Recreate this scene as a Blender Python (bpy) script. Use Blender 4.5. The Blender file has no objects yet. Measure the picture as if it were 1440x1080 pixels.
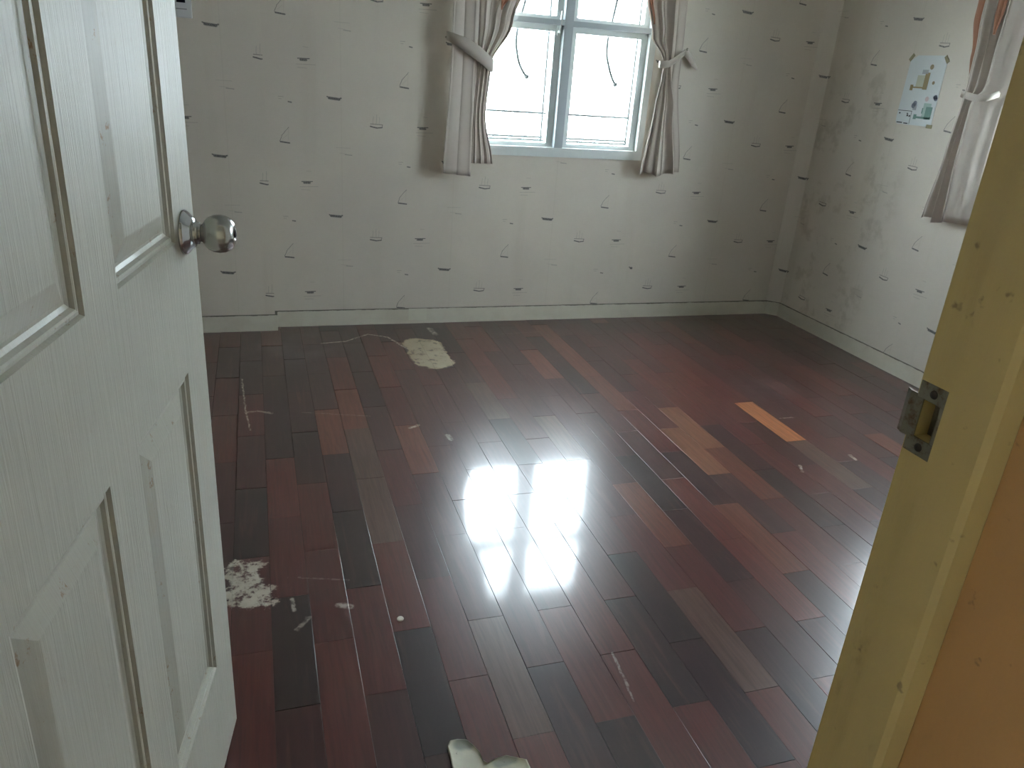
import bpy, bmesh, math, random
from mathutils import Vector, Matrix
random.seed(7)

# ------------------------------------------------------------------ camera
F_PX, YAW, PITCH, ROLL, H = 1078.43, .332772, .389939, .0765859, 1.26
cy, sy, cp, sp, cr, sr = math.cos(YAW), math.sin(YAW), math.cos(PITCH), math.sin(PITCH), math.cos(ROLL), math.sin(ROLL)
FW = Vector((sy*cp, cy*cp, -sp)); R0 = Vector((cy, -sy, 0)); U0 = R0.cross(FW)
RT = R0*cr + U0*sr; UP = U0*cr - R0*sr
EYE = Vector((0, 0, H))
scene = bpy.context.scene
col = scene.collection
cam_d = bpy.data.cameras.new('camera'); cam = bpy.data.objects.new('camera', cam_d); col.objects.link(cam)
cam.matrix_world = Matrix(((RT.x, UP.x, -FW.x, 0), (RT.y, UP.y, -FW.y, 0), (RT.z, UP.z, -FW.z, H), (0, 0, 0, 1)))
cam_d.sensor_fit = 'HORIZONTAL'; cam_d.sensor_width = 36; cam_d.lens = 36*F_PX/1440
cam_d.clip_start = .02; cam_d.clip_end = 200
scene.camera = cam

# ------------------------------------------------------------------ sky and exposure
world = bpy.data.worlds.new('overcast_sky'); scene.world = world; world.use_nodes = True
bg = world.node_tree.nodes['Background']
bg.inputs['Color'].default_value = (.86, .96, 1.06, 1); bg.inputs['Strength'].default_value = 35
vs = scene.view_settings
vs.view_transform = 'Standard'; vs.look = 'None'; vs.gamma = 1; vs.exposure = 0; vs.use_curve_mapping = False

# ------------------------------------------------------------------ pixel -> position helpers
def ray(x, y): return FW + RT*((x-720)/F_PX) + UP*((540-y)/F_PX)
def on_floor(x, y, z=0.0):
    d = ray(x, y); return EYE + d*((z-H)/d.z)
def on_y(x, y, Y):
    d = ray(x, y); return EYE + d*(Y/d.y)
def on_x(x, y, X):
    d = ray(x, y); return EYE + d*(X/d.x)
def project(p):
    d = Vector(p)-EYE; c = d.dot(FW)
    if c < .05: return None
    return 720+F_PX*d.dot(RT)/c, 540-F_PX*d.dot(UP)/c

# ------------------------------------------------------------------ mesh helpers
class MB:
    def __init__(s): s.v, s.f, s.m, s.sm = [], [], [], []
    def face(s, idx, m=0, smooth=False): s.f.append(idx); s.m.append(m); s.sm.append(smooth)
    def box(s, a, b, m=0):
        n = len(s.v); x0, y0, z0 = a; x1, y1, z1 = b
        s.v += [(x0,y0,z0),(x1,y0,z0),(x1,y1,z0),(x0,y1,z0),(x0,y0,z1),(x1,y0,z1),(x1,y1,z1),(x0,y1,z1)]
        for q in ((0,3,2,1),(4,5,6,7),(0,1,5,4),(1,2,6,5),(2,3,7,6),(3,0,4,7)): s.face([n+i for i in q], m)
        return s
    def prism(s, poly, z0, z1, m=0):
        n = len(s.v); k = len(poly)
        s.v += [(p[0],p[1],z0) for p in poly] + [(p[0],p[1],z1) for p in poly]
        s.face([n+i for i in reversed(range(k))], m); s.face([n+k+i for i in range(k)], m)
        for i in range(k): s.face([n+i, n+(i+1)%k, n+k+(i+1)%k, n+k+i], m)
        return s
    def tube(s, pts, r, seg=8, m=0, cap=True):
        pts = [Vector(p) for p in pts]; rs = r if isinstance(r, (list, tuple)) else [r]*len(pts)
        n0 = len(s.v)
        t0 = (pts[1]-pts[0]).normalized(); nrm = t0.orthogonal().normalized()
        for i, p in enumerate(pts):
            t = (pts[min(i+1, len(pts)-1)]-pts[max(i-1, 0)]).normalized()
            nrm = (nrm - t*nrm.dot(t)).normalized(); bn = t.cross(nrm)
            for j in range(seg):
                a = 2*math.pi*j/seg
                s.v.append(tuple(p + (nrm*math.cos(a)+bn*math.sin(a))*rs[i]))
        for i in range(len(pts)-1):
            for j in range(seg):
                a = n0+i*seg+j; b = n0+i*seg+(j+1)%seg
                s.face([a, b, b+seg, a+seg], m, True)
        if cap:
            s.face([n0+j for j in reversed(range(seg))], m); e = n0+(len(pts)-1)*seg
            s.face([e+j for j in range(seg)], m)
        return s
    def lathe(s, prof, origin, axis, seg=40, m=0):
        # prof: list of (distance along axis, radius)
        o = Vector(origin); ax = Vector(axis).normalized(); u = ax.orthogonal().normalized(); w = ax.cross(u)
        n0 = len(s.v)
        for d, r in prof:
            for j in range(seg):
                a = 2*math.pi*j/seg; s.v.append(tuple(o+ax*d+(u*math.cos(a)+w*math.sin(a))*max(r, 1e-5)))
        for i in range(len(prof)-1):
            for j in range(seg):
                a = n0+i*seg+j; b = n0+i*seg+(j+1)%seg
                s.face([a, b, b+seg, a+seg], m, True)
        return s
    def build(s, name, mats, parent=None, smooth=None, bevel=0, weld=False):
        me = bpy.data.meshes.new(name); me.from_pydata(s.v, [], s.f)
        for mt in (mats if isinstance(mats, (list, tuple)) else [mats]): me.materials.append(mt)
        for p, mi, sm in zip(me.polygons, s.m, s.sm):
            p.material_index = mi; p.use_smooth = sm if smooth is None else smooth
        bm = bmesh.new(); bm.from_mesh(me)
        if weld: bmesh.ops.remove_doubles(bm, verts=bm.verts, dist=1e-5)
        bmesh.ops.recalc_face_normals(bm, faces=bm.faces)
        if bevel:
            bmesh.ops.bevel(bm, geom=[e for e in bm.edges if len(e.link_faces) == 2 and e.calc_face_angle(0) > .5], offset=bevel, segments=2, affect='EDGES', profile=.6)
        bm.to_mesh(me); bm.free()
        o = bpy.data.objects.new(name, me); col.objects.link(o)
        if parent: o.parent = parent
        return o
def tag(o, label, cat, group=None):
    o['label'] = label; o['category'] = cat
    if group: o['group'] = group
    return o
def struct(o, label=None):
    o['kind'] = 'structure'
    if label: o['label'] = label
    return o
def empty(name, loc=(0, 0, 0)):
    o = bpy.data.objects.new(name, None); o.location = loc; o.empty_display_size = .05; col.objects.link(o); return o

# ------------------------------------------------------------------ node helpers
class NT:
    def __init__(s, name):
        s.mat = bpy.data.materials.new(name); s.mat.use_nodes = True
        s.t = s.mat.node_tree; s.p = s.t.nodes['Principled BSDF']; s.out = s.t.nodes['Material Output']
    def put(s, inp, v):
        if isinstance(v, bpy.types.NodeSocket): s.t.links.new(v, inp)
        elif v is not None:
            if hasattr(inp.default_value, '__len__') and isinstance(v, (tuple, list)) and len(inp.default_value) == 4 and len(v) == 3: v = (*v, 1)
            inp.default_value = v
    def math(s, op, a, b=None, c=None, clamp=False):
        n = s.t.nodes.new('ShaderNodeMath'); n.operation = op; n.use_clamp = clamp
        for i, v in enumerate((a, b, c)): s.put(n.inputs[i], v)
        return n.outputs[0]
    def vec(s, op, a, b=None, scale=None):
        n = s.t.nodes.new('ShaderNodeVectorMath'); n.operation = op
        s.put(n.inputs[0], a); s.put(n.inputs[1], b)
        if scale is not None: s.put(n.inputs['Scale'], scale)
        return n.outputs['Value'] if op in ('DOT_PRODUCT', 'LENGTH', 'DISTANCE') else n.outputs[0]
    def sep(s, v):
        n = s.t.nodes.new('ShaderNodeSeparateXYZ'); s.put(n.inputs[0], v); return n.outputs
    def comb(s, x=0., y=0., z=0.):
        n = s.t.nodes.new('ShaderNodeCombineXYZ')
        for i, v in enumerate((x, y, z)): s.put(n.inputs[i], v)
        return n.outputs[0]
    def pos(s): return s.t.nodes.new('ShaderNodeNewGeometry').outputs['Position']
    def obj(s): return s.t.nodes.new('ShaderNodeTexCoord').outputs['Object']
    def noise(s, v, scale=5., detail=3., rough=.55, dist=0., stretch=None):
        if stretch: v = s.vec('MULTIPLY', v, stretch)
        n = s.t.nodes.new('ShaderNodeTexNoise'); s.put(n.inputs['Vector'], v)
        n.inputs['Scale'].default_value = scale; n.inputs['Detail'].default_value = detail
        n.inputs['Roughness'].default_value = rough; n.inputs['Distortion'].default_value = dist
        return n.outputs['Fac']
    def step(s, v, a, b, lo=0., hi=1.):
        n = s.t.nodes.new('ShaderNodeMapRange'); n.interpolation_type = 'SMOOTHSTEP'
        for i, x in enumerate((v, a, b, lo, hi)): s.put(n.inputs[i], x)
        return n.outputs[0]
    def mix(s, f, a, b, mode='MIX'):
        n = s.t.nodes.new('ShaderNodeMix'); n.data_type = 'RGBA'; n.blend_type = mode; n.clamp_factor = True
        s.put(n.inputs[0], f); s.put(n.inputs[6], a); s.put(n.inputs[7], b)
        return n.outputs[2]
    def bump(s, h, strength=.3, dist=.01):
        n = s.t.nodes.new('ShaderNodeBump'); n.inputs['Strength'].default_value = strength; n.inputs['Distance'].default_value = dist
        s.put(n.inputs['Height'], h); s.put(s.p.inputs['Normal'], n.outputs[0])
    def group(s, g, *vals):
        n = s.t.nodes.new('ShaderNodeGroup'); n.node_tree = g
        for i, v in enumerate(vals): s.put(n.inputs[i], v)
        return n.outputs[0]
    def set(s, **k):
        for a, v in k.items(): s.put(s.p.inputs[a.replace('_', ' ')], v)
        return s.mat

def stroke_group():
    g = bpy.data.node_groups.new('stroke', 'ShaderNodeTree')
    for n, t in (('P', 'NodeSocketVector'), ('A', 'NodeSocketVector'), ('BA', 'NodeSocketVector'), ('InvLen2', 'NodeSocketFloat'), ('R', 'NodeSocketFloat'), ('Dark', 'NodeSocketFloat')):
        g.interface.new_socket(n, in_out='INPUT', socket_type=t)
    g.interface.new_socket('Mask', in_out='OUTPUT', socket_type='NodeSocketFloat')
    gi = g.nodes.new('NodeGroupInput'); go = g.nodes.new('NodeGroupOutput'); L = g.links.new
    def V(op):
        n = g.nodes.new('ShaderNodeVectorMath'); n.operation = op; return n
    pa = V('SUBTRACT'); L(gi.outputs['P'], pa.inputs[0]); L(gi.outputs['A'], pa.inputs[1])
    dt = V('DOT_PRODUCT'); L(pa.outputs[0], dt.inputs[0]); L(gi.outputs['BA'], dt.inputs[1])
    h = g.nodes.new('ShaderNodeMath'); h.operation = 'MULTIPLY'; h.use_clamp = True
    L(dt.outputs['Value'], h.inputs[0]); L(gi.outputs['InvLen2'], h.inputs[1])
    sc = V('SCALE'); L(gi.outputs['BA'], sc.inputs[0]); L(h.outputs[0], sc.inputs['Scale'])
    di = V('DISTANCE'); L(pa.outputs[0], di.inputs[0]); L(sc.outputs[0], di.inputs[1])
    mr = g.nodes.new('ShaderNodeMapRange'); mr.interpolation_type = 'SMOOTHSTEP'
    r1 = g.nodes.new('ShaderNodeMath'); r1.operation = 'MULTIPLY'; r1.inputs[1].default_value = 1.35; L(gi.outputs['R'], r1.inputs[0])
    r2 = g.nodes.new('ShaderNodeMath'); r2.operation = 'MULTIPLY'; r2.inputs[1].default_value = .5; L(gi.outputs['R'], r2.inputs[0])
    L(di.outputs['Value'], mr.inputs[0]); L(r1.outputs[0], mr.inputs[1]); L(r2.outputs[0], mr.inputs[2])
    mr.inputs[3].default_value = 0; L(gi.outputs['Dark'], mr.inputs[4])
    L(mr.outputs[0], go.inputs[0]); return g
STROKE = stroke_group()
def strokes(n, p, segs):
    """union of soft line segments; segs: (ax, ay, bx, by, radius, darkness)"""
    acc = None
    for ax, ay, bx, by, r, dk in segs:
        ba = (bx-ax, by-ay, 0.); l2 = ba[0]**2+ba[1]**2
        m = n.group(STROKE, p, (ax, ay, 0.), ba, 1/max(l2, 1e-9), r, dk)
        acc = m if acc is None else n.math('MAXIMUM', acc, m)
    return acc

MOTIFS = [  # offset from the solid hull (m), strokes
    ((0, 0), [(-.022, .0005, .021, -.003, .0062, .92), (-.031, .006, -.02, .001, .003, .85), (.02, -.002, .03, .002, .0035, .85)]),
    ((-.222, -.186), [(-.018, -.012, .02, -.016, .0035, .85), (-.021, -.008, -.011, .018, .0014, .7), (-.011, .018, .019, .052, .0013, .6), (.016, -.006, .018, .046, .001, .16), (-.01, .0, .012, .02, .001, .15)]),
    ((.19, -.105), [(-.027, -.008, .002, -.014, .0032, .85), (.002, -.014, .026, -.011, .003, .8), (-.027, .003, .029, .001, .0018, .6), (.029, .001, .026, -.011, .0018, .7), (-.016, .004, -.014, .036, .0012, .32), (.0, .004, .001, .045, .0012, .3), (.013, .004, .015, .035, .0012, .28)]),
    ((-.13, .153), [(-.025, .004, .025, .005, .0022, .85), (-.012, -.001, .012, -.001, .0052, .85), (-.032, -.02, .05, -.018, .0013, .3), (-.026, -.033, .012, -.034, .0014, .25), (.0, .052, .02, .051, .0014, .22)]),
    ((-.207, -.013), [(.006, -.012, .019, -.014, .003, .75), (-.036, .008, -.014, .008, .0014, .35), (-.034, -.001, -.022, -.002, .0014, .3)]),
    ((.05, -.236), [(-.045, .022, .02, .022, .0013, .2), (-.004, -.008, .026, -.01, .0022, .38), (-.03, -.002, .002, -.005, .0013, .18)]),
]
def wallpaper(name, axis, u0, z0, dx=.539, P=.529, shift=None, dirt=None):
    n = NT(name); pos = n.pos(); x, y, z = n.sep(pos)
    u = x if axis == 'x' else n.math('MULTIPLY', y, -1.) if axis == 'y' else n.vec('DOT_PRODUCT', pos, (.95, -.88, 0.))
    if shift: u = n.math('ADD', u, n.math('MULTIPLY', n.math('GREATER_THAN', x, shift[0]), shift[1]))
    wob = n.noise(pos, 60, 2)
    uu = n.math('ADD', u, n.math('MULTIPLY_ADD', wob, .006, -.003))
    ink = None
    for (ox, oz), segs in MOTIFS:
        a = n.math('SUBTRACT', uu, u0+ox)
        k = n.math('ROUND', n.math('DIVIDE', a, dx))
        lu = n.math('MULTIPLY_ADD', k, -dx, a)
        b = n.math('SUBTRACT', z, z0+oz)
        b = n.math('MULTIPLY_ADD', k, -P/2, b)
        lv = n.math('MULTIPLY_ADD', n.math('ROUND', n.math('DIVIDE', b, P)), -P, b)
        m = strokes(n, n.comb(lu, lv, 0.), segs)
        ink = m if ink is None else n.math('MAXIMUM', ink, m)
    ink = n.math('MULTIPLY', ink, n.step(n.noise(pos, 220, 2), .3, .6, .72, 1.))
    paper = n.mix(n.step(n.noise(pos, 1.7, 4), .35, .7), (.615, .565, .49), (.67, .615, .525))
    paper = n.mix(n.step(n.noise(pos, 2.2, 4, stretch=(3., 3., .35)), .55, .8, 0, .35), paper, (.52, .46, .37))
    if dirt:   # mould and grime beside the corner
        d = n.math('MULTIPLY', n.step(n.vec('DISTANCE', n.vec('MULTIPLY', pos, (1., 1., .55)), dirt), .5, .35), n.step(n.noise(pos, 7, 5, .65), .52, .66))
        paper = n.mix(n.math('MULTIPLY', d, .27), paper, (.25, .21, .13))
    # edge line where two strips of paper meet
    sm = n.math('ABSOLUTE', n.math('SUBTRACT', n.math('FRACT', n.math('DIVIDE', n.math('SUBTRACT', u, u0+.3), dx)), .5))
    paper = n.mix(n.step(sm, .0035, .001, 0, .22), paper, (.42, .38, .3))
    c = n.mix(ink, paper, (.035, .035, .045))
    n.bump(n.noise(pos, 350, 2), .12, .002)
    return n.set(Base_Color=c, Roughness=.62)
WP_BACK = wallpaper('wallpaper_back', 'x', .349, .547, shift=(1.955, .093))
WP_PIL = wallpaper('wallpaper_pilaster', 'x', -.152, .288, dx=.53, P=.525)
WP_RIGHT = wallpaper('wallpaper_right', 'y', -3.728, .273, dx=.556, P=.531, dirt=(2.93, 3.45, .36))

WP_CORNER = wallpaper('wallpaper_corner', 'd', .95*2.9165-.88*3.727, .273, P=.531)

def paint(name, c, rough=.5, var=.12, grime=None, bump=0, scale=4.):
    n = NT(name); p = n.pos()
    f = n.noise(p, scale, 4)
    k = n.mix(n.step(f, .3, .75), c, tuple(v*(1-var) for v in c))
    if grime: k = n.mix(n.step(n.noise(p, scale*3.1, 5, .7), .56, .8, 0, grime[1]), k, grime[0])
    if bump: n.bump(n.noise(p, 60, 3), bump, .002)
    return n.set(Base_Color=k, Roughness=rough)
PLASTER = paint('plaster_white', (.62, .60, .55), .7)
PLAIN_WALL = paint('plain_wallpaper', (.60, .565, .505), .65)
CEIL = paint('ceiling_white', (.60, .60, .58), .8)
DARKGAP = paint('dark_gap', (.02, .012, .01), .8)
ALU = paint('window_paint', (.72, .76, .74), .35, .05)
ALU_GREY = paint('window_grey', (.42, .46, .48), .4, .05)
STEELBAR = paint('grille_paint', (.06, .065, .065), .6, .05)
CONC = paint('yard_concrete', (.5, .5, .46), .9)
CARD = paint('paper_white', (.66, .70, .70), .6, .03)

def skirting():
    n = NT('skirting_paint'); p = n.pos(); z = n.sep(p)[2]
    k = n.mix(n.step(n.noise(p, 6, 4), .35, .7), (.66, .63, .53), (.60, .56, .46))
    edge = n.math('ADD', z, n.math('MULTIPLY_ADD', n.noise(p, 14, 4, .7), .012, -.006))
    k = n.mix(n.step(edge, .0765, .0795, 0, .9), k, (.12, .10, .07))
    return n.set(Base_Color=k, Roughness=.45)
SKIRT = skirting()

# ------------------------------------------------------------------ floor planks
PW, PX0, PL, PY0 = .0915, -.022, .3695, 1.456
FL = lambda x, y: tuple(on_floor(x, y)[:2])
def chain(pts, r, dk):
    q = [FL(*p) for p in pts]; return [(*q[i], *q[i+1], r, dk) for i in range(len(q)-1)]
def plank_mat(name, island=False):
    n = NT(name); pos = n.pos(); x, y, z = n.sep(pos)
    if island:
        g = n.t.nodes.new('ShaderNodeNewGeometry')
        base = n.mix(g.outputs['Random Per Island'], (.075, .028, .022), (.17, .06, .04))
    else:
        base = n.t.nodes.new('ShaderNodeObjectInfo').outputs['Color']
    grain = n.noise(pos, 1., 5, .65, .6, stretch=(95., 5., 1.))
    k = n.mix(n.step(grain, .3, .75, .0, .5), base, (.018, .006, .007))
    k = n.mix(n.step(n.noise(n.vec('ADD', pos, (2., 5., 0.)), 1., 4, .6, .8, stretch=(38., 3.2, 1.)), .52, .8, 0, .3), k, (.15, .062, .045))
    k = n.mix(n.step(n.noise(pos, 5, 2, .5, stretch=(2., .5, 1.)), .35, .9, 0, .16), k, (.13, .05, .036))
    # dust film
    dust = n.step(n.noise(pos, 2.3, 2, .5), .4, .9, 0, .06)
    dp = n.comb(x, y, 0.)
    for (px, py), rr, am in (((1075, 548), .22, .3), ((420, 490), .4, .2)):
        c = FL(px, py)
        m = n.math('MULTIPLY', n.step(n.vec('DISTANCE', dp, (c[0], c[1], 0.)), rr, .02, 0, am), n.step(n.noise(pos, 5, 3, .55), .2, .8))
        dust = n.math('MAXIMUM', dust, m)
    k = n.mix(dust, k, (.30, .25, .25))
    # bare cream filler, scratches, paint drips
    wv = n.vec('ADD', dp, n.vec('SCALE', n.comb(n.math('SUBTRACT', n.noise(pos, 9, 4, .65), .5), n.math('SUBTRACT', n.noise(n.vec('ADD', pos, (3., 1., 7.)), 9, 4, .65), .5), 0.), None, .10))
    a = FL(585, 484); b = FL(617, 508)
    big = strokes(n, wv, [(a[0]+.02, a[1], b[0]-.02, b[1], .088, 1.), (a[0]+.07, a[1]+.02, b[0]+.02, b[1]-.02, .05, 1.)])
    big = n.math('MULTIPLY', n.step(big, .25, .5), n.step(n.noise(pos, 24, 5, .7), .36, .46, .25, 1.))
    k = n.mix(n.math('MULTIPLY', big, .93), k, n.mix(n.noise(pos, 12, 4), (.30, .25, .16), (.50, .43, .31)))
    c = FL(338, 808); c2 = FL(352, 835); c3 = FL(390, 815)
    spl = strokes(n, wv, [(*c, *c2, .085, 1.), (*c2, *c3, .085, .55), (*FL(330, 870), *FL(375, 865), .05, .5)])
    spl = n.math('MULTIPLY', n.step(n.math('ADD', spl, n.math('MULTIPLY_ADD', n.noise(pos, 26, 6, .75), 1.9, -.95)), .82, 1.05), n.step(spl, .05, .3))
    k = n.mix(n.math('MULTIPLY', spl, .9), k, n.mix(n.noise(pos, 18, 4), (.36, .31, .24), (.62, .57, .47)))
    lines = (chain([(452, 483), (486, 480), (517, 470), (545, 474), (572, 490)], .006, .65) + chain([(340, 533), (346, 580), (352, 605)], .0035, .6)
             + chain([(346, 580), (362, 578), (382, 581)], .007, .5) + chain([(411, 842), (414, 858)], .006, .6)
             + chain([(434, 868), (418, 886)], .006, .42) + chain([(478, 851), (492, 853)], .010, .5)
             + chain([(861, 918), (891, 985)], .003, .3) + chain([(577, 602), (588, 598)], .008, .6) + chain([(630, 612), (634, 618)], .010, .5)
             + chain([(424, 580), (520, 585)], .004, .15) + chain([(604, 462), (612, 470)], .015, .6) + chain([(1125, 655), (1128, 663)], .006, .6) + chain([(1097, 588), (1118, 587)], .004, .5)
             + chain([(420, 812), (490, 816)], .003, .15) + chain([(700, 470), (760, 466)], .004, .1) + chain([(1195, 640), (1203, 646)], .008, .6))
    jit = n.vec('ADD', dp, n.vec('SCALE', n.comb(n.math('SUBTRACT', n.noise(pos, 40, 3), .5), n.math('SUBTRACT', n.noise(n.vec('ADD', pos, (5., 2., 1.)), 40, 3), .5), 0.), None, .015))
    ln = n.math('MULTIPLY', strokes(n, jit, lines), n.step(n.noise(pos, 60, 4, .65), .38, .6, .2, 1.))
    k = n.mix(ln, k, (.62, .58, .5))
    fine = n.math('MAXIMUM', big, n.math('MAXIMUM', spl, ln))
    ro = n.math('MULTIPLY_ADD', fine, .4, .29)
    n.bump(n.math('ADD', n.noise(pos, 9, 3), n.math('MULTIPLY', grain, .08)), .03, .004)
    cw = n.math('MULTIPLY_ADD', fine, -.7, .82)
    return n.set(Base_Color=k, Roughness=ro, IOR=1.5, Coat_Weight=cw, Coat_Roughness=.08, Coat_IOR=1.5)
PLANK = plank_mat('red_hardwood'); PLANK_FAR = plank_mat('red_hardwood_rest', True)

YB, XR, XL, ZC, YF = 3.768, 2.935, -.95, 2.5, .495      # room shell
floor = struct(MB().box((XL, YF-.1, -.06), (XR, YB, -.0125)).build('floor', DARKGAP), 'worn glossy floor of dark red hardwood planks with pale filler patches')

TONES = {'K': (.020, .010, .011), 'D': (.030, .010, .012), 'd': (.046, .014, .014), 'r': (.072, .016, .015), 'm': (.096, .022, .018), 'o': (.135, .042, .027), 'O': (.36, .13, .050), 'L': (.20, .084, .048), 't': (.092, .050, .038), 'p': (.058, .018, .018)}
CELLS = {}

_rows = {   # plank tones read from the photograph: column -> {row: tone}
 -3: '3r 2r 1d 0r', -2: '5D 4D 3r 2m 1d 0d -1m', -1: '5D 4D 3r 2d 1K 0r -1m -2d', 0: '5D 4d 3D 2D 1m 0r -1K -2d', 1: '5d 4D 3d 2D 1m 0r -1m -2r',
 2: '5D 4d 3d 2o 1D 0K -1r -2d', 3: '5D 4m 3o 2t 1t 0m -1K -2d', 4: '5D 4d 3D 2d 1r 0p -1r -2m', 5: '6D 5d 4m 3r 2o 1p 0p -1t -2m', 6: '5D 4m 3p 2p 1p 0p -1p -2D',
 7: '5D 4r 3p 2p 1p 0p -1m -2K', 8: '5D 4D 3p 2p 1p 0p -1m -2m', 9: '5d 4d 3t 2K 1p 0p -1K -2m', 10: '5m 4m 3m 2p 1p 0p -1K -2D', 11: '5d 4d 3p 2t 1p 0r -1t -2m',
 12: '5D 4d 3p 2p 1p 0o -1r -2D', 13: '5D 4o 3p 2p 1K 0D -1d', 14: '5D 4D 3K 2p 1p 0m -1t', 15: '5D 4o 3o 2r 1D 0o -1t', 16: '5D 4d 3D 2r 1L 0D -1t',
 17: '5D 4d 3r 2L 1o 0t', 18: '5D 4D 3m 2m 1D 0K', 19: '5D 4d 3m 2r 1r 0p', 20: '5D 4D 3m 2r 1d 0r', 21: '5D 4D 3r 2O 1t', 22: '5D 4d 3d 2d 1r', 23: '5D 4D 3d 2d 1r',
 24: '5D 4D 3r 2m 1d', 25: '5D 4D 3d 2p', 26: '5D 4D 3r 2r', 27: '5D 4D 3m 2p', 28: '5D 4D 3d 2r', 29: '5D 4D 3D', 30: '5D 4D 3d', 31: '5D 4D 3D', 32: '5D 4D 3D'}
for _k, _s in _rows.items():
    for _t in _s.split():
        _j = int(_t[:-1])
        if _j >= 5 or (_k >= 16 and _j == 4) or _k >= 29 or (_k >= 14 and _j < 0) or (_k == 17 and _j == 0): continue    # too blurred or too shiny to read
        CELLS[(_k, _j)] = _t[-1]
mb = MB(); w, l, h = PW/2-.0004, PL/2-.0004, .012
mb.box((-w, -l, -h), (w, l, 0)); base_plank = mb.build('plank', PLANK, floor, bevel=.0004)
first = True; rest = MB()
for k in range(-11, 33):
    x0, x1 = max(PX0+k*PW, XL), min(PX0+(k+1)*PW, XR)
    if x1-x0 < .01: continue
    for j in range(-4, 8):
        y0 = PY0+(j+(.5 if k % 2 == 0 else 0))*PL; y1 = y0+PL
        a, b = max(y0, YF-.1), min(y1, YB)
        if b-a < .01: continue
        seen = False
        for fx in (.05, .5, .95):
            for fy in (.03, .25, .5, .75, .97):
                p = project((x0+(x1-x0)*fx, a+(b-a)*fy, 0))
                if p and -5 < p[0] < 1445 and -5 < p[1] < 1090 and p[0] > 247+.0851*p[1]-4 and p[0] < 1420-.296*(p[1]-100)+4: seen = True
        if not seen:
            rest.box((x0+.0004, a+.0004, -.012), (x1-.0004, b-.0004, 0)); continue
        whole = abs((b-a)-PL) < 1e-6 and abs((x1-x0)-PW) < 1e-6
        if whole:
            if first: o = base_plank; first = False
            else: o = base_plank.copy(); col.objects.link(o)
        else:
            o = MB().box((-(x1-x0)/2+.0004, -(b-a)/2+.0004, -.012), ((x1-x0)/2-.0004, (b-a)/2-.0004, 0)).build('plank', PLANK, floor)
        o.location = ((x0+x1)/2, (a+b)/2, random.uniform(-.0004, .0004))
        o.rotation_euler = (random.gauss(0, .0005), random.gauss(0, .0008), 0)
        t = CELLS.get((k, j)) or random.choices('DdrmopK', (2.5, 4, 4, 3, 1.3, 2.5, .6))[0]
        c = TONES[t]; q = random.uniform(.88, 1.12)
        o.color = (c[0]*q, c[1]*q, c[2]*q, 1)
ro = rest.build('plank_rest', PLANK_FAR, floor); ro['kind'] = 'stuff'

# ------------------------------------------------------------------ walls
def wall_with_window(axis, plane, t, a0, a1, z0, z1, wa0, wa1, wz0, wz1):
    m = MB()
    for (p, q, r, s) in ((a0, wa0, z0, z1), (wa1, a1, z0, z1), (wa0, wa1, z0, wz0), (wa0, wa1, wz1, z1)):
        if axis == 'x': m.box((p, plane, r), (q, plane+t, s))
        else: m.box((plane, p, r), (plane+t, q, s))
    return m
W1 = dict(x0=.975, x1=1.915, z0=.86, z1=1.93)
W2 = dict(y0=1.74, y1=2.68, z0=.86, z1=1.93)
struct(wall_with_window('x', YB, .12, XL-.12, XR+.12, -.06, ZC, W1['x0'], W1['x1'], W1['z0'], W1['z1']).build('wall_back', WP_BACK), 'back wall in pale wallpaper printed with small boats, with a window')
struct(wall_with_window('y', XR, .12, YF-.1, YB, -.06, ZC, W2['y0'], W2['y1'], W2['z0'], W2['z1']).build('wall_right', WP_RIGHT), 'right wall in pale boat wallpaper with grimy corner and child drawing')
PILX = .047
struct(MB().box((XL, 3.713, -.0125), (PILX, YB, ZC)).build('wall_pilaster', WP_PIL), 'shallow wall projection in boat wallpaper behind the open door')
struct(MB().box((XL-.12, YF-.1, -.06), (XL, YB, ZC)).build('wall_left', PLAIN_WALL))
DX0, DX1, DZ = -.245, .56, 2.05
m = MB()
m.box((XL-.12, YF-.1, -.06), (DX0-.03, YF, ZC)); m.box((DX1+.035, YF-.1, -.06), (XR+.12, YF, ZC)); m.box((DX0-.03, YF-.1, DZ+.03), (DX1+.035, YF, ZC))
struct(m.build('wall_front', PLASTER))
struct(MB().box((XL-.12, YF-.1, ZC), (XR+.12, YB+.12, ZC+.1)).build('ceiling', CEIL))
# corner chamfer strip
struct(MB().prism([(2.872, YB), (XR, YB), (XR, 3.71)], .08, ZC).build('trim_corner', WP_CORNER))
# skirting
BT = .011
def skirt(name, poly): return struct(MB().prism(poly, -.004, .0805).build(name, SKIRT, bevel=.0015))
skirt('baseboard_back', [(PILX, YB), (PILX, YB-BT), (2.872, YB-BT), (2.872, YB)])
skirt('baseboard_pilaster', [(XL, 3.713), (XL, 3.713-BT), (PILX+BT, 3.713-BT), (PILX+BT, YB-BT), (PILX, YB-BT), (PILX, 3.713)])
skirt('baseboard_corner', [(2.872, YB), (2.872, YB-BT), (XR-BT, 3.71), (XR, 3.71), (XR, YB)])
skirt('baseboard_right', [(XR, 3.71), (XR-BT, 3.71), (XR-BT, YF), (XR, YF)])
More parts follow.
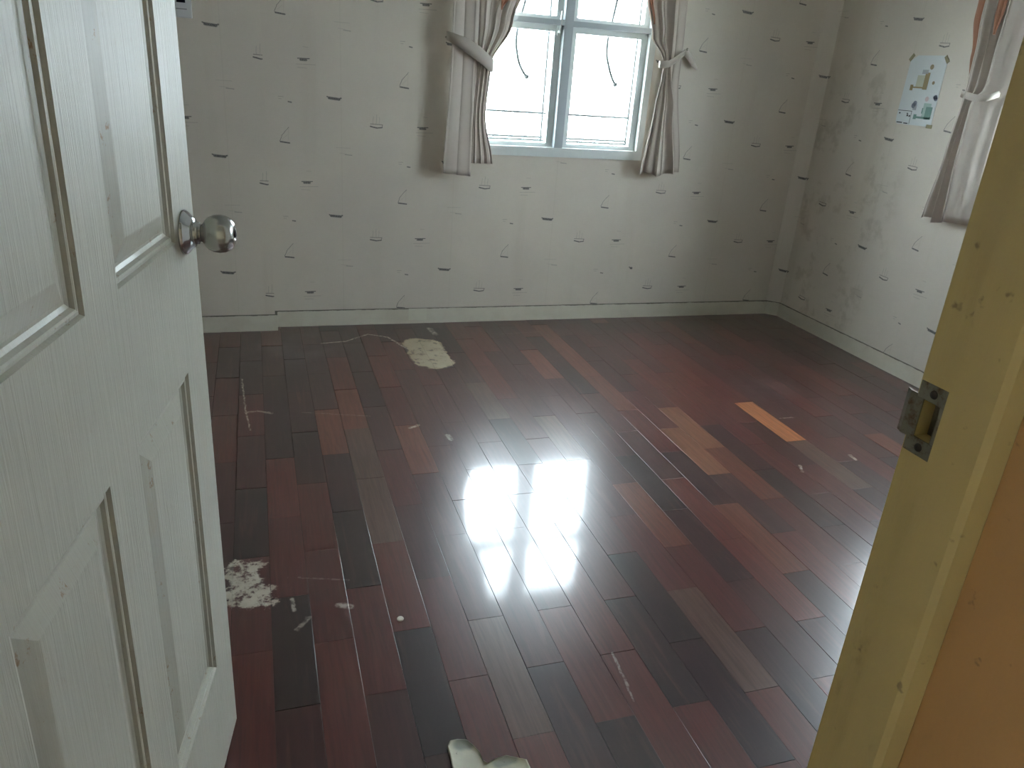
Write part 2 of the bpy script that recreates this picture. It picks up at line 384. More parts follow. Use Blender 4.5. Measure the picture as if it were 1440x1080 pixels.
# hall behind the camera
struct(MB().box((-1.3, -1.6, -.06), (1.9, YF-.1, 0)).build('floor_hall', paint('hall_tile', (.42, .36, .3), .4)))
HALL = paint('hall_paint', (.62, .55, .40), .6)
struct(MB().box((-1.3, -1.72, -.06), (1.9, -1.6, ZC)).build('wall_hall_back', HALL))
struct(MB().box((-1.42, -1.72, -.06), (-1.3, YF-.1, ZC)).build('wall_hall_left', HALL))
struct(MB().box((1.9, -1.72, -.06), (2.02, YF-.1, ZC)).build('wall_hall_right', HALL))
struct(MB().box((-1.42, -1.72, ZC), (2.02, YF-.1, ZC+.1)).build('ceiling_hall', CEIL))
# yard outside
struct(MB().box((-12, -12, -.5), (16, 18, -.45)).build('ground_yard', CONC))

# ------------------------------------------------------------------ door frame with strike plate
def khaki(name, c, c2):
    n = NT(name); p = n.pos()
    k = n.mix(n.step(n.noise(p, 5, 4, stretch=(1., 1., .4)), .35, .7), c, c2)
    k = n.mix(n.step(n.noise(p, 13, 5, .7, stretch=(1., 1., .5)), .58, .75, 0, .5), k, (.2, .13, .05))
    k = n.mix(n.step(n.noise(p, 45, 3), .66, .74, 0, .6), k, (.10, .07, .04))
    n.bump(n.noise(p, 1, 3, stretch=(120., 120., 9.)), .15, .002)
    return n.set(Base_Color=k, Roughness=.42)
KHAKI = khaki('yellowed_frame_paint', (.46, .36, .155), (.40, .315, .15))
BROWN = khaki('brown_frame_paint', (.40, .22, .085), (.34, .20, .085))
fr = empty('trim_door_frame', (DX1, YF, 0)); struct(fr, 'yellowed painted wooden door frame with worn edges')
def abs_part(mbd, name, mat, parent, **k):
    o = mbd.build(name, mat, parent, **k); o.matrix_parent_inverse = Matrix.Translation(parent.location).inverted(); return o
def prof(sgn, xf):
    # outline of the jamb in plan, sgn=+1 strike side
    e = lambda d, y: (xf-sgn*d, y)
    return [e(0, .495), e(0, .459), e(.010, .456), e(.011, .412), e(.008, .405), e(-.004, .398), e(-.035, .398), e(-.035, .495)]
_pj = prof(1, DX1); _sj = MB().prism(_pj, -.005, .976).prism(_pj, 1.012, DZ+.03)
_sj.prism([_pj[0], (DX1, .486), (DX1+.016, .486), (DX1+.016, .4675), (DX1, .4675)]+_pj[1:], .976, 1.012)
abs_part(_sj, 'strike_jamb', KHAKI, fr)
abs_part(MB().prism([(DX1+.004, .398), (DX1+.035, .398), (DX1+.035, .25), (DX1-.002, .25), (DX1-.004, .262), (DX1+.004, .275)], -.005, DZ+.03), 'strike_jamb_outer', BROWN, fr, bevel=.001)
abs_part(MB().prism(prof(-1, DX0), -.005, DZ+.03), 'hinge_jamb', KHAKI, fr, bevel=.0012)
abs_part(MB().box((DX0, .395, DZ), (DX1, .495, DZ+.03)), 'head_jamb', KHAKI, fr)
def metal(name, c, rough, grime=0.):
    n = NT(name); p = n.pos()
    k = n.mix(n.step(n.noise(p, 90, 4, .7), .45, .7, 0, grime), c, (.10, .055, .025))
    return n.set(Base_Color=k, Metallic=.9, Roughness=rough)
SPM = metal('tarnished_steel', (.20, .19, .15), .45, .85)
zc = .994
st = MB()
px = DX1-.0012
for (ya, yb, za, zb) in ((.463, .4935, zc+.018, zc+.034), (.463, .4935, zc-.034, zc-.018), (.486, .4935, zc-.018, zc+.018), (.463, .4675, zc-.018, zc+.018)):
    st.box((px, ya, za), (DX1+.0006, yb, zb))
sp_ = abs_part(st, 'strike_plate', SPM, fr, bevel=.0004)
lip = MB()
n0 = None
pts = [(px, .4935), (px-.0005, .501), (px+.002, .507)]
for i in range(2):
    a, b = pts[i], pts[i+1]
    lip.prism([a, b, (b[0]+.0015, b[1]), (a[0]+.0018, a[1])], zc-.021, zc+.021)
o = lip.build('strike_lip', SPM, sp_)
o = MB().box((DX1+.0150, .4675, zc-.018), (DX1+.0158, .486, zc+.018)).build('latch_pocket', SPM, sp_)
for dz in (-.026, .026):
    o = MB().lathe([(-.0002, .0042), (.0009, .0036), (.0009, .0)], (px, .477, zc+dz), (-1, 0, 0), 16).build('screw', metal('dark_screw', (.05, .045, .04), .5, .5), sp_)

# ------------------------------------------------------------------ door
TH = math.radians(10); DW, DT = .785, .036
corner = on_floor(333, 1010, .008)
door = empty('door_1'); struct(door, 'open cream six-panel door with wood grain relief and brown dirt in the mouldings')
# local door space: X from free edge towards the hinge, Y out of the visible face, Z up
ax = Vector((-math.sin(TH), -math.cos(TH), 0)); ny = Vector((math.cos(TH), -math.sin(TH), 0))
door.matrix_world = Matrix(((ax.x, ny.x, 0, corner.x), (ax.y, ny.y, 0, corner.y), (0, 0, 1, 0), (0, 0, 0, 1)))
def door_mat(name, c, stain, gb=.45, rough=.5):
    n = NT(name); p = n.obj()
    k = n.mix(n.step(n.noise(p, 4, 4), .35, .7), c, tuple(v*.93 for v in c))
    k = n.mix(n.step(n.noise(p, 9, 5, .7, stretch=(1., 1., .45)), .55, .8, 0, stain), k, (.36, .23, .09))
    k = n.mix(n.step(n.noise(p, 55, 4, .8, stretch=(1., 1., .6)), .60, .70, 0, min(1., stain*1.5)), k, (.25, .13, .05))
    g = n.noise(p, 1., 4, .6, .9, stretch=(150., 20., 5.))
    n.bump(g, gb, .003)
    return n.set(Base_Color=k, Roughness=rough, IOR=1.45)
DOOR = door_mat('door_cream_paint', (.42, .405, .34), .10)
MOULD = door_mat('door_moulding_paint', (.42, .405, .34), .5, .12, .33)
xs = [0, .105, .343, .440, .680, DW]
zs = [.008, .237, .803, .999, 1.565, 1.665, 1.895, 2.0]
leaf = MB()
for (a, b, c, d) in ((xs[0], xs[1], zs[0], zs[7]), (xs[4], xs[5], zs[0], zs[7]), (xs[2], xs[3], zs[0], zs[7])): leaf.box((a, -DT, c), (b, 0, d))
for (a, b) in ((xs[1], xs[2]), (xs[3], xs[4])):
    for (c, d) in ((zs[0], zs[1]), (zs[2], zs[3]), (zs[4], zs[5]), (zs[6], zs[7])): leaf.box((a, -DT, c), (b, 0, d))
leaf.build('leaf', DOOR, door)
RING = [(0, 0), (.003, -.0045), (.007, -.0035), (.010, -.0042), (.013, -.0085), (.018, -.0105), (.022, -.0105), (.047, -.0025), (.049, -.0022)]
for (a, b) in ((xs[1], xs[2]), (xs[3], xs[4])):
    for (c, d) in ((zs[1], zs[2]), (zs[3], zs[4]), (zs[5], zs[6])):
        def rings(rg, fill):
            mm = MB()
            for side in (1, -1):
                n0 = len(mm.v)
                for i, (ins, dep) in enumerate(rg):
                    yy = dep if side == 1 else -DT-dep
                    mm.v += [(a+ins, yy, c+ins), (b-ins, yy, c+ins), (b-ins, yy, d-ins), (a+ins, yy, d-ins)]
                for i in range(len(rg)-1):
                    for q in range(4):
                        f = [n0+i*4+q, n0+i*4+(q+1) % 4, n0+(i+1)*4+(q+1) % 4, n0+(i+1)*4+q]
                        mm.face(f if side == 1 else f[::-1])
                if fill:
                    e = n0+(len(rg)-1)*4; f = [e, e+1, e+2, e+3]; mm.face(f if side == 1 else f[::-1])
            return mm
        pn = rings(RING[7:], True).build('panel', DOOR, door)
        rings(RING[:8], False).build('moulding', MOULD, pn)
STEEL = metal('satin_steel', (.52, .52, .50), .24)
STEEL2 = metal('bright_steel', (.62, .62, .64), .12)
kx, kz = .058, 1.005
kn = MB().lathe([(.0245, .0), (.0245, .0125), (.027, .0140), (.030, .0190), (.035, .0238), (.042, .0268), (.050, .0277), (.058, .0266), (.064, .0236), (.0685, .0190), (.071, .0145), (.0715, .0085), (.0705, .0075), (.0705, 0)], (kx, 0, kz), (0, 1, 0)).build('door_knob', STEEL, door)
MB().lathe([(0, .0), (0, .0325), (.002, .0330), (.006, .030), (.012, .023), (.0155, .0205), (.0155, .0), ], (kx, 0, kz), (0, 1, 0)).build('rosette', STEEL2, kn)
MB().lathe([(.0155, .0165), (.021, .0160), (.0215, .0125), (.0285, .0125)], (kx, 0, kz), (0, 1, 0)).build('neck', STEEL, kn)
MB().lathe([(.0705, .0045), (.073, .004), (.073, 0)], (kx, 0, kz), (0, 1, 0), 20).build('lock_button', DARKGAP, kn)
kb = MB().lathe([(0, .0), (0, .0325), (.002, .0330), (.006, .030), (.0155, .0165), (.028, .0125), (.031, .0135), (.038, .0232), (.050, .0272), (.061, .0230), (.066, .0145), (.066, 0)], (kx, -DT, kz), (0, -1, 0)).build('door_knob', STEEL, door)
MB().box((-.0008, -DT/2-.012, kz-.028), (.0005, -DT/2+.012, kz+.028)).build('latch_plate', STEEL, door)
for hz in (.22, 1.02, 1.8):
    MB().tube([(DW+.004, -.001, hz-.045), (DW+.004, -.001, hz+.045)], .0055, 12).build('hinge', SPM, door)

# ------------------------------------------------------------------ windows
def glass():
    n = NT('window_glass'); t = n.t
    tr = t.nodes.new('ShaderNodeBsdfTransparent'); tr.inputs[0].default_value = (.96, .985, .98, 1)
    gl = t.nodes.new('ShaderNodeBsdfGlossy'); gl.inputs['Roughness'].default_value = .02
    mx = t.nodes.new('ShaderNodeMixShader'); mx.inputs[0].default_value = .06
    t.links.new(tr.outputs[0], mx.inputs[1]); t.links.new(gl.outputs[0], mx.inputs[2]); t.links.new(mx.outputs[0], n.out.inputs[0])
    return n.mat
GLASS = glass()
def make_window(name, width, z0, z1, rail, label):
    """local: X along the wall from the left as seen inside, Y outwards, Z up"""
    root = empty(name); struct(root, label)
    fw = .034; mid = width/2
    m = MB(); m.box((0, -.012, z0), (width, .07, z0+.045)); m.box((0, -.012, z1-.035), (width, .07, z1)); m.box((0, -.012, z0+.045), (fw, .07, z1-.035)); m.box((width-fw, -.012, z0+.045), (width, .07, z1-.035))
    m.build('window_frame', ALU, root)
    m = MB(); m.box((mid-.023, -.016, z0+.045), (mid+.023, .07, z1-.035)); m.build('mullion', ALU_GREY, root, bevel=.003)
    for i, (a, b) in enumerate(((fw, mid-.023), (mid+.023, width-fw))):
        m = MB(); m.box((a, -.014, rail-.012), (b, .05, rail+.012)); m.build('rail', ALU_GREY, root)
        for (c, d, s) in ((z0+.045, rail-.012, .034), (rail+.012, z1-.035, .03)):
            g = MB(); y0, y1 = .018, .048
            g.box((a, y0, c), (b, y1, c+s*.55)); g.box((a, y0, d-s*.8), (b, y1, d)); g.box((a, y0, c+s*.55), (a+s, y1, d-s*.8)); g.box((b-s, y0, c+s*.55), (b, y1, d-s*.8))
            sash = g.build('sash', ALU, root)
            MB().box((a+s-.002, .031, c+s*.55-.002), (b-s+.002, .035, d-s*.8+.002)).build('pane', GLASS, sash)
        # latch on the inner stile of the first sash
        if i == 0:
            hm = MB(); hx = b-.016
            hm.box((hx-.008, .006, rail-.055), (hx+.008, .018, rail+.005)); hm.tube([(hx, .006, rail-.04), (hx-.002, -.008, rail-.03), (hx+.002, -.012, rail+.05)], [.007, .006, .005], 10)
            hm.build('latch_handle', ALU, root)
    return root
def make_grille(name, width, z0, z1, label):
    root = empty(name); tag(root, label, 'grille', None); mid = width/2
    y = .10
    for z in (z0+.068, z0+.083, z0+.20, z0+.62, z1-.075, z1-.06): MB().tube([(.0, y, z), (width, y, z)], .0055, 8).build('bar', STEELBAR, root)
    for x in (.035, mid-.055, mid+.042, width-.047, width-.03): MB().tube([(x, y+.004, z0+.03), (x, y+.004, z1-.03)], .0055, 8).build('bar', STEELBAR, root)
    return root
w1 = make_window('window_1', W1['x1']-W1['x0'], W1['z0'], W1['z1'], 1.474, 'white framed casement window on the back wall with bright panes'); w1.location = (W1['x0'], YB, 0)
w2 = make_window('window_2', W2['y1']-W2['y0'], W2['z0'], W2['z1'], 1.474, 'white framed casement window on the right wall'); w2.matrix_world = Matrix(((0, 1, 0, XR), (-1, 0, 0, W2['y1']), (0, 0, 1, 0), (0, 0, 0, 1)))
g1 = make_grille('window_grille', W1['x1']-W1['x0'], W1['z0'], W1['z1'], 'thin painted bar grille with ball-tipped curls outside the back window'); g1.location = (W1['x0'], YB, 0)
g2 = make_grille('window_grille', W2['y1']-W2['y0'], W2['z0'], W2['z1'], 'thin painted bar grille outside the side window beside the drawing'); g2.matrix_world = w2.matrix_world.copy()
def scroll(root, px):   # curl traced at the grille's distance
    pts = [on_y(*p, YB+.095) for p in px]
    dense = []
    for i in range(len(pts)-1):
        p0, p1, p2, p3 = pts[max(i-1, 0)], pts[i], pts[i+1], pts[min(i+2, len(pts)-1)]
        for t in range(5):
            t /= 5; dense.append(.5*((2*p1)+(p2-p0)*t+(2*p0-5*p1+4*p2-p3)*t*t+(3*p1-p0-3*p2+p3)*t**3))
    dense.append(pts[-1])
    s = MB().tube([d-root.location for d in dense], .0068, 8).build('curl', STEELBAR, root)
    e = pts[-1]-root.location
    MB().lathe([(-.012, 0), (-.009, .009), (0, .013), (.009, .009), (.012, 0)], e, (0, 0, 1), 14).build('ball_tip', STEELBAR, s)
top = Vector((0, 0, 0))
scroll(g1, [(748, -60), (741, -10), (734, 18), (728, 40), (726, 62), (729, 85), (735, 100), (740.5, 108)])
scroll(g1, [(880, -55), (868, 0), (861, 30), (855, 55), (853.5, 78), (857, 98), (861, 111), (865, 119)])

# ------------------------------------------------------------------ curtains
def fabric(name, c, tc, tw):
    n = NT(name); p = n.pos(); t = n.t
    k = n.mix(n.step(n.noise(p, 6, 3), .35, .7), c, tuple(v*.92 for v in c))
    n.bump(n.noise(p, 600, 2), .2, .001)
    n.set(Base_Color=k, Roughness=.75, Sheen_Weight=.15)
    tl = t.nodes.new('ShaderNodeBsdfTranslucent'); tl.inputs[0].default_value = (*tc, 1)
    mx = t.nodes.new('ShaderNodeMixShader'); mx.inputs[0].default_value = tw
    t.links.new(n.p.outputs[0], mx.inputs[1]); t.links.new(tl.outputs[0], mx.inputs[2]); t.links.new(mx.outputs[0], n.out.inputs[0])
    return n.mat
BEIGE = fabric('curtain_beige', (.60, .53, .47), (.62, .52, .46), .045)
TIE = fabric('tieback_beige', (.55, .49, .43), (.5, .4, .3), .03)
RUST = fabric('curtain_rust', (.32, .145, .085), (.85, .42, .22), .08)
def lerp_tab(tab, z):
    if z >= tab[0][0]: return tab[0][1:]
    for a, b in zip(tab, tab[1:]):
        if a[0] >= z >= b[0]:
            t = (a[0]-z)/(a[0]-b[0]); t = t*t*(3-2*t); return tuple(u+(v-u)*t for u, v in zip(a[1:], b[1:]))
    return tab[-1][1:]
def sheet(tab, folds, zrange, place, phase=0., nz=44, ns=90, bottom=None, depth0=.05):
    """tab rows: z, left edge, right edge, fold amplitude, sharpness ; place(u, d, z) -> xyz"""
    m = MB(); zt, zb = zrange
    for i in range(nz+1):
        f = i/nz
        for j in range(ns+1):
            s = j/ns
            z = zt+(zb-zt)*f
            if bottom: z = zt+(zb+bottom(s)-zt)*f
            L, Rr, A = lerp_tab(tab, z)
            ph = 2*math.pi*(folds*s)+phase
            d = depth0+A*(math.sin(ph)+.35*math.sin(2.3*ph+1.1))
            u = L+(Rr-L)*(s+.35/folds/6.28*math.sin(2*ph))
            m.v.append(place(u, d, z))
    for i in range(nz):
        for j in range(ns):
            a = i*(ns+1)+j; m.face([a, a+1, a+ns+2, a+ns+1], 0, True)
    return m
def solid(o, t=.0022):
    md = o.modifiers.new('thickness', 'SOLIDIFY'); md.thickness = t; md.offset = 0
# window 1: wall at YB, d is the distance into the room
pb = lambda u, d, z: (u, YB-d, z)
YC = YB-.055
X1 = lambda x, y: on_y(x, y, YC).x
Z1 = lambda x, y: on_y(x, y, YC).z
cl = empty('curtain', (.85, YB-.05, 1.95)); tag(cl, 'beige curtain tied back beside the window with its straight outer edge hanging free', 'curtain')
def cpart(m, name, mat, root, thick=.0022):
    o = m.build(name, mat, root, smooth=True); o.matrix_parent_inverse = root.matrix_world.inverted() if root.matrix_world != Matrix() else Matrix.Translation(root.location).inverted()
    solid(o, thick); return o
zt = 2.02
ztie = Z1(690, 92)
# outer straight panel
cpart(sheet([(zt, X1(638, 0)-.01, X1(670, 0), .006), (1.3, X1(632, 80), X1(668, 80), .003), (.75, X1(620, 240), X1(662, 240), .002)], 1.3, (zt, Z1(640, 243)), pb, .6, depth0=.075, bottom=lambda s: -.012*s), 'outer_panel', BEIGE, cl)
# gathered part above and below the tie
cpart(sheet([(zt, X1(655, 0), X1(752, 0)+.06, .008), (1.62, X1(660, 0), X1(739, 0), .008), (1.45, X1(664, 40), X1(722, 30), .006), (ztie, X1(668, 92), X1(691, 92), .006), (1.05, X1(663, 150), X1(684, 150), .004), (.8, X1(655, 225), X1(694, 225), .005)], 4.0, (zt, Z1(675, 230)), pb, 0., depth0=.048), 'gathered_panel', BEIGE, cl)
cpart(sheet([(zt, X1(700, -40), X1(741, -40), .003), (1.62, X1(702, 0), X1(725, 0), .003), (1.56, X1(703, 14), X1(715, 14), .002), (1.50, X1(703, 29), X1(704, 29), .001)], 1.2, (zt, 1.50), pb, 0., depth0=.066), 'rust_face', RUST, cl)
def band(pts, wz, t=.004, depth=.0):
    """tieback: flat strip through points (x, d, z)"""
    m = MB()
    for (x, d, z), hw in zip(pts, wz):
        m.v += [pb(x, d, z-hw), pb(x, d, z+hw)]
    for i in range(len(pts)-1): m.face([2*i, 2*i+2, 2*i+3, 2*i+1], 0, True)
    return m
def P1(x, y, d): q = on_y(x, y, YB-d); return (q.x, d, q.z)
cpart(band([P1(629, 50, .03), P1(636, 53, .09), P1(655, 63, .098), P1(675, 77, .095), P1(692, 92, .08), P1(694, 93, .04)], [.018, .022, .03, .034, .03, .026]), 'tieback', TIE, cl, .006)
hk = P1(628, 52, .015)
cpart(MB().tube([pb(hk[0], .0, hk[2]), pb(hk[0], .03, hk[2]), pb(hk[0]+.006, .04, hk[2]+.012), pb(hk[0]+.014, .038, hk[2]+.018)], .004, 8), 'hook', STEEL, cl, .0005)

crt = empty('curtain', (2.0, YB-.05, 1.95)); tag(crt, 'beige curtain knotted with a tieback beside the window, lower half flaring with sunlit folds', 'curtain')
zk = Z1(934, 92)
cpart(sheet([(zt, X1(936, 0), X1(966, 0), .005), (1.3, X1(938, 90), X1(961, 90), .004), (.78, X1(938, 240), X1(958, 240), .003)], 1.2, (zt, Z1(950, 243)), pb, .4, depth0=.03), 'outer_panel', BEIGE, crt)
cpart(sheet([(zt, X1(896, 0), X1(950, 0), .020), (1.62, X1(907, 0), X1(949, 0), .020), (1.45, X1(914, 45), X1(946, 45), .016), (zk+.03, X1(928, 84), X1(941, 84), .008), (zk, X1(930, 92), X1(940, 92), .006), (zk-.04, X1(928, 104), X1(941, 104), .009), (1.12, X1(917, 150), X1(945, 150), .015), (.78, X1(897, 240), X1(946, 240), .021)], 2.05, (zt, Z1(925, 245)), pb, 2.6, depth0=.075, bottom=lambda s: .010*math.sin(9*s)), 'gathered_panel', BEIGE, crt)
cpart(sheet([(zt, X1(896, 0)-.01, X1(908, 0), .003), (1.62, X1(906, 0), X1(911, 0), .003), (1.5, X1(912, 35), X1(914, 35), .001)], 1.1, (zt, 1.5), pb, 0., depth0=.108), 'rust_face', RUST, crt)
cpart(band([P1(927, 90, .06), P1(929, 91, .10), P1(941, 90, .10), P1(953, 82, .06), P1(964, 73, .03)], [.014, .017, .016, .013, .012]), 'tieback', TIE, crt, .006)
cpart(band([P1(962, 73, .03), P1(968, 78, .035), P1(974, 88, .033), P1(980, 97, .03)], [.012, .02, .02, .006]), 'tieback_end', TIE, crt, .005)
hk = P1(964, 72, .015)
cpart(MB().tube([pb(hk[0], .0, hk[2]), pb(hk[0], .03, hk[2]), pb(hk[0]-.006, .04, hk[2]+.012)], .004, 8), 'hook', STEEL, crt, .0005)

# window 2: the far curtain, u is -y
pr = lambda u, d, z: (XR-d, -u, z)
XC = XR-.055
U2 = lambda x, y: -on_x(x, y, XC).y
Z2 = lambda x, y: on_x(x, y, XC).z
c2 = empty('curtain', (XR-.05, 2.8, 1.95)); tag(c2, 'beige and rust curtain tied back beside the child drawing on the side wall', 'curtain')
zk2 = Z2(1380, 130)
SIDE = [(zt, U2(1392, 0)-.01, U2(1440, -40), .016), (1.6, U2(1392, 0), U2(1430, 0), .018), (1.45, U2(1380, 60), U2(1412, 60), .015), (zk2+.02, U2(1363, 122), U2(1395, 122), .010), (zk2-.04, U2(1356, 145), U2(1374, 145), .010), (1.05, U2(1332, 220), U2(1353, 220), .016), (.76, U2(1300, 306), U2(1333, 306), .018)]
cpart(sheet(SIDE, 2.2, (zt, Z2(1320, 311)), pr, .3, depth0=.065, bottom=lambda s: .008*math.sin(8*s)), 'gathered_panel', BEIGE, c2)
m = MB()      # return fold that faces the window
for i in range(45):
    z = zt+(Z2(1334, 312)-zt)*i/44; L_, R_, A_ = lerp_tab(SIDE, z)
    for j in range(9): m.v.append(pr(R_-.004+.11*j/8, .085-.07*j/8+.004*math.sin(j*1.9), z))
for i in range(44):
    for j in range(8): a = i*9+j; m.face([a, a+1, a+10, a+9], 0, True)
cpart(m, 'return_fold', BEIGE, c2)
cpart(sheet([(zt, U2(1373, 0)-.02, U2(1396, 0), .004), (1.6, U2(1375, 0), U2(1396, 0), .004), (1.45, U2(1368, 60), U2(1384, 60), .003), (zk2+.01, U2(1359, 122), U2(1365, 122), .002)], 1.1, (zt, zk2+.01), pr, 0., depth0=.045), 'rust_face', RUST, c2)
cpart(sheet([(zt, U2(1425, -40), U2(1440, -40), .003), (1.6, U2(1417, 0), U2(1428, 0), .003), (1.52, U2(1413, 30), U2(1416, 30), .002)], 1.1, (zt, 1.52), pr, 0., depth0=.096), 'rust_face', RUST, c2)
cpart(sheet([(1.05, U2(1326, 215), U2(1340, 215), .002), (.76, U2(1291, 304), U2(1303, 304), .004)], 1.1, (1.07, Z2(1296, 304)), pr, 0., depth0=.034), 'rust_hem', RUST, c2)
m = MB()
def P2(x, y, d): q = on_x(x, y, XR-d); return pr(-q.y, d, q.z)
for (x, y, d), hw in zip([(1352, 133, .02), (1358, 134, .07), (1372, 138, .085), (1388, 138, .09), (1406, 132, .05)], [.010, .013, .014, .013, .012]):
    p = P2(x, y, d); m.v += [(p[0], p[1], p[2]-hw), (p[0], p[1], p[2]+hw)]
for i in range(4): m.face([2*i, 2*i+2, 2*i+3, 2*i+1], 0, True)
cpart(m, 'tieback', TIE, c2, .006)

# ------------------------------------------------------------------ drawing on the right wall
qa, qb, qc, qd = (on_x(*p, XR-.001) for p in ((1259, 174), (1308, 178), (1336, 77), (1281, 79)))
dz0 = (qa.z+qb.z)/2; dz1 = (qc.z+qd.z)/2; dy0 = (qa.y+qd.y)/2; dy1 = (qb.y+qc.y)/2; pw, phh = dy0-dy1, dz1-dz0
drw = empty('drawing', (XR-.001, dy0, dz0)); tag(drw, 'white sheet with colourful printed figures taped to the side wall', 'drawing')
drw.matrix_world = Matrix(((0, 0, -1, XR-.0005), (-1, 0, 0, dy0), (0, 1, 0, dz0), (0, 0, 0, 1)))
def rect(x0, y0, x1, y1, z0, z1): return MB().box((x0*pw, y0*phh, z0), (x1*pw, y1*phh, z1))
MB().prism([(.0, .12*phh), (.01*pw, .03*phh), (.05*pw, 0), (pw, 0), (pw, .90*phh), (.93*pw, phh), (.2*pw, phh), (.02*pw, .92*phh)], .0002, .0012).build('sheet', CARD, drw)
INK = {k: paint('print_'+k, c, .6, .1) for k, c in dict(ochre=(.34, .27, .13), lime=(.54, .56, .42), olive=(.30, .24, .14), slate=(.22, .24, .30), teal=(.17, .30, .26), mint=(.40, .54, .49), black=(.03, .03, .03), grey=(.42, .44, .46), tape=(.30, .27, .15), pink=(.62, .50, .50)).items()}
def printed(name, colr, shapes, z=.0014):
    mm = MB()
    for s in shapes:
        if len(s) == 4: mm.box((s[0]*pw, s[1]*phh, .0011), (s[2]*pw, s[3]*phh, z))
        else:   # disc
            mm.prism([(s[0]*pw+s[2]*pw*math.cos(i*.5236), s[1]*phh+s[2]*pw*math.sin(i*.5236)) for i in range(12)], .0011, z)
    mm.build(name, INK[colr], drw)
printed('print_yellow_field', 'lime', [(.32, .55, .55, .72)], .0013)
printed('print_ochre_figure', 'ochre', [(.52, .52, .64, .76), (.22, .535, .60, .556), (.18, .50, .26, .58)])
printed('print_grey_figure', 'grey', [(.42, .74, .58, .80)]); printed('print_grey_figure', 'grey', [(.40, .22, .50, .30)])
printed('print_olive_spot', 'olive', [(.64, .84, .05)]); printed('print_olive_spot', 'olive', [(.78, .62, .035)])
printed('print_mint_field', 'mint', [(.68, .13, .88, .33)], .0013)
printed('print_teal_figure', 'teal', [(.76, .10, .93, .28), (.52, .105, .92, .135), (.47, .09, .55, .16), (.66, .18, .69, .26)])
printed('print_slate_spot', 'slate', [(.43, .315, .055), (.40, .285, .055)]); printed('print_slate_spot', 'slate', [(.93, .42, .05), (.95, .40, .045)])
printed('print_pink_spot', 'pink', [(.72, .39, .05)])
printed('print_black_frame', 'black', [(.01, .196, .40, .204), (.392, .01, .402, .20), (.04, .015, .2, .03), (.24, .01, .36, .025), (.28, .12, .32, .15), (.34, .115, .38, .14), (.27, .155, .31, .17), (.05, .15, .09, .17)])
for (x, y, a) in ((.03, .97, .9), (.97, .95, -.9), (.96, .005, 0)):
    mm = MB(); ca, sa = math.cos(a), math.sin(a); cxx, cyy = x*pw, y*phh
    mm.prism([(cxx+ca*u-sa*v, cyy+sa*u+ca*v) for u, v in ((-.017, -.008), (.017, -.008), (.017, .008), (-.017, .008))], .0004, .0017)
    mm.build('tape', INK['tape'], drw)

# ------------------------------------------------------------------ controller on the pilaster
YP = 3.713
q0 = on_y(246, 24, YP); q1 = on_y(271, 26, YP)
cw_ = q1.x-q0.x
ctl = empty('wall_controller', ((q0.x+q1.x)/2, YP, q0.z)); tag(ctl, 'white wall-mounted controller with dark screen beside the open door', 'controller')
WHITEP = paint('white_plastic', (.66, .66, .66), .4, .04); SCREEN = paint('dark_screen', (.012, .012, .02), .15, .1)
body = MB().box((-cw_/2-.01, -.024, 0), (cw_/2, 0, .15)).build('body', WHITEP, ctl, bevel=.004)
MB().box((-cw_/2+.012, -.0265, .055), (cw_/2-.022, -.024, .125)).build('screen', SCREEN, ctl, bevel=.001)
MB().box((-cw_/2+.008, -.026, .030), (cw_/2-.018, -.024, .034)).build('seam', paint('seam_grey', (.3, .3, .3), .5), ctl)

# ------------------------------------------------------------------ small things on the floor
p = on_floor(563, 871)
btn = MB().lathe([(0, 0), (0, .008), (.002, .0085), (.0035, .0075), (.004, .005), (.0032, .003), (.0032, 0)], (0, 0, 0), (0, 0, 1), 24).build('floor_button', metal('dull_button', (.55, .5, .42), .5, .3)); btn.location = (p.x, p.y, .0004)
tag(btn, 'tiny pale round cap lying on the dark planks', 'cap')
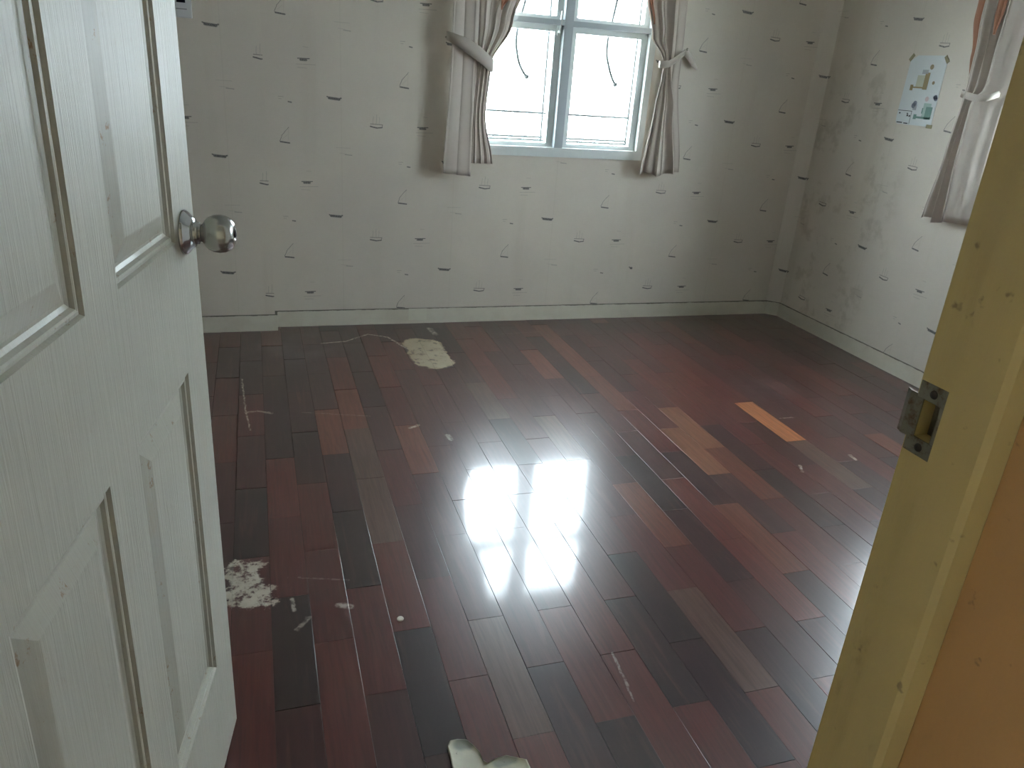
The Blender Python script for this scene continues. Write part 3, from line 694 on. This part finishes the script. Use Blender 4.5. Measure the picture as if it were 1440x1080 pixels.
# torn scrap: outline traced on the floor, curled rim
def scrap():
    px = [(636, 1078), (633, 1062), (629, 1050), (633, 1042), (643, 1040), (656, 1041), (666, 1049), (674, 1058), (679, 1070), (686, 1074), (698, 1067), (712, 1063), (726, 1066), (741, 1069), (746, 1080), (744, 1104), (726, 1128), (700, 1138), (670, 1134), (646, 1112)]
    ring = [on_floor(*q, .006) for q in px]
    c = sum(ring, Vector())/len(ring); c.z = 0
    m = MB(); k = len(ring)
    levels = [(1.0, .0065), (.985, .0085), (.95, .0075), (.85, .0045), (.45, .0042)]
    m.v += [(q.x-c.x, q.y-c.y, .0005) for q in ring]
    for s, z in levels: m.v += [((q.x-c.x)*s, (q.y-c.y)*s, z) for q in ring]
    m.v.append((0, 0, .004)); ci = len(m.v)-1
    for L in range(len(levels)):
        for i in range(k): m.face([L*k+i, L*k+(i+1) % k, (L+1)*k+(i+1) % k, (L+1)*k+i], 0, True)
    e = len(levels)*k
    for i in range(k): m.face([e+i, e+(i+1) % k, ci], 0, True)
    m.face(list(reversed(range(k))))
    n = NT('cream_scrap'); po = n.pos()
    kk = n.mix(n.step(n.noise(po, 14, 4), .4, .65), (.60, .57, .45), (.50, .48, .38))
    g1_ = on_floor(652, 1050); g2_ = on_floor(712, 1076)
    z_ = n.comb(*n.sep(po)[:2], 0.)
    f = strokes(n, n.vec('ADD', z_, n.vec('SCALE', n.comb(n.noise(po, 30, 3), n.noise(po, 37, 3), 0.), None, .01)), [(g1_.x-.003, g1_.y+.006, g1_.x+.012, g1_.y+.005, .014, .8), (g2_.x-.012, g2_.y+.01, g2_.x+.02, g2_.y+.012, .011, .7)])
    kk = n.mix(f, kk, (.22, .24, .22))
    kk = n.mix(n.step(n.noise(po, 75, 3), .66, .72, 0, .8), kk, (.06, .055, .04))
    o = m.build('torn_scrap', n.set(Base_Color=kk, Roughness=.5)); o.location = (c.x, c.y, .0003)
    tag(o, 'torn cream scrap with lobed edges and dark smudges lying on the planks', 'scrap')
scrap()
# patch plate on the skirting
pp = on_y(588, 440, YB-BT)
MB().box((pp.x-.05, YB-BT-.0015, .018), (pp.x+.045, YB-BT+.001, .0795)).build('skirting_patch', paint('patch_paint', (.68, .66, .55), .5, .06, ((.15, .11, .07), .6)), bpy.data.objects['baseboard_back'])
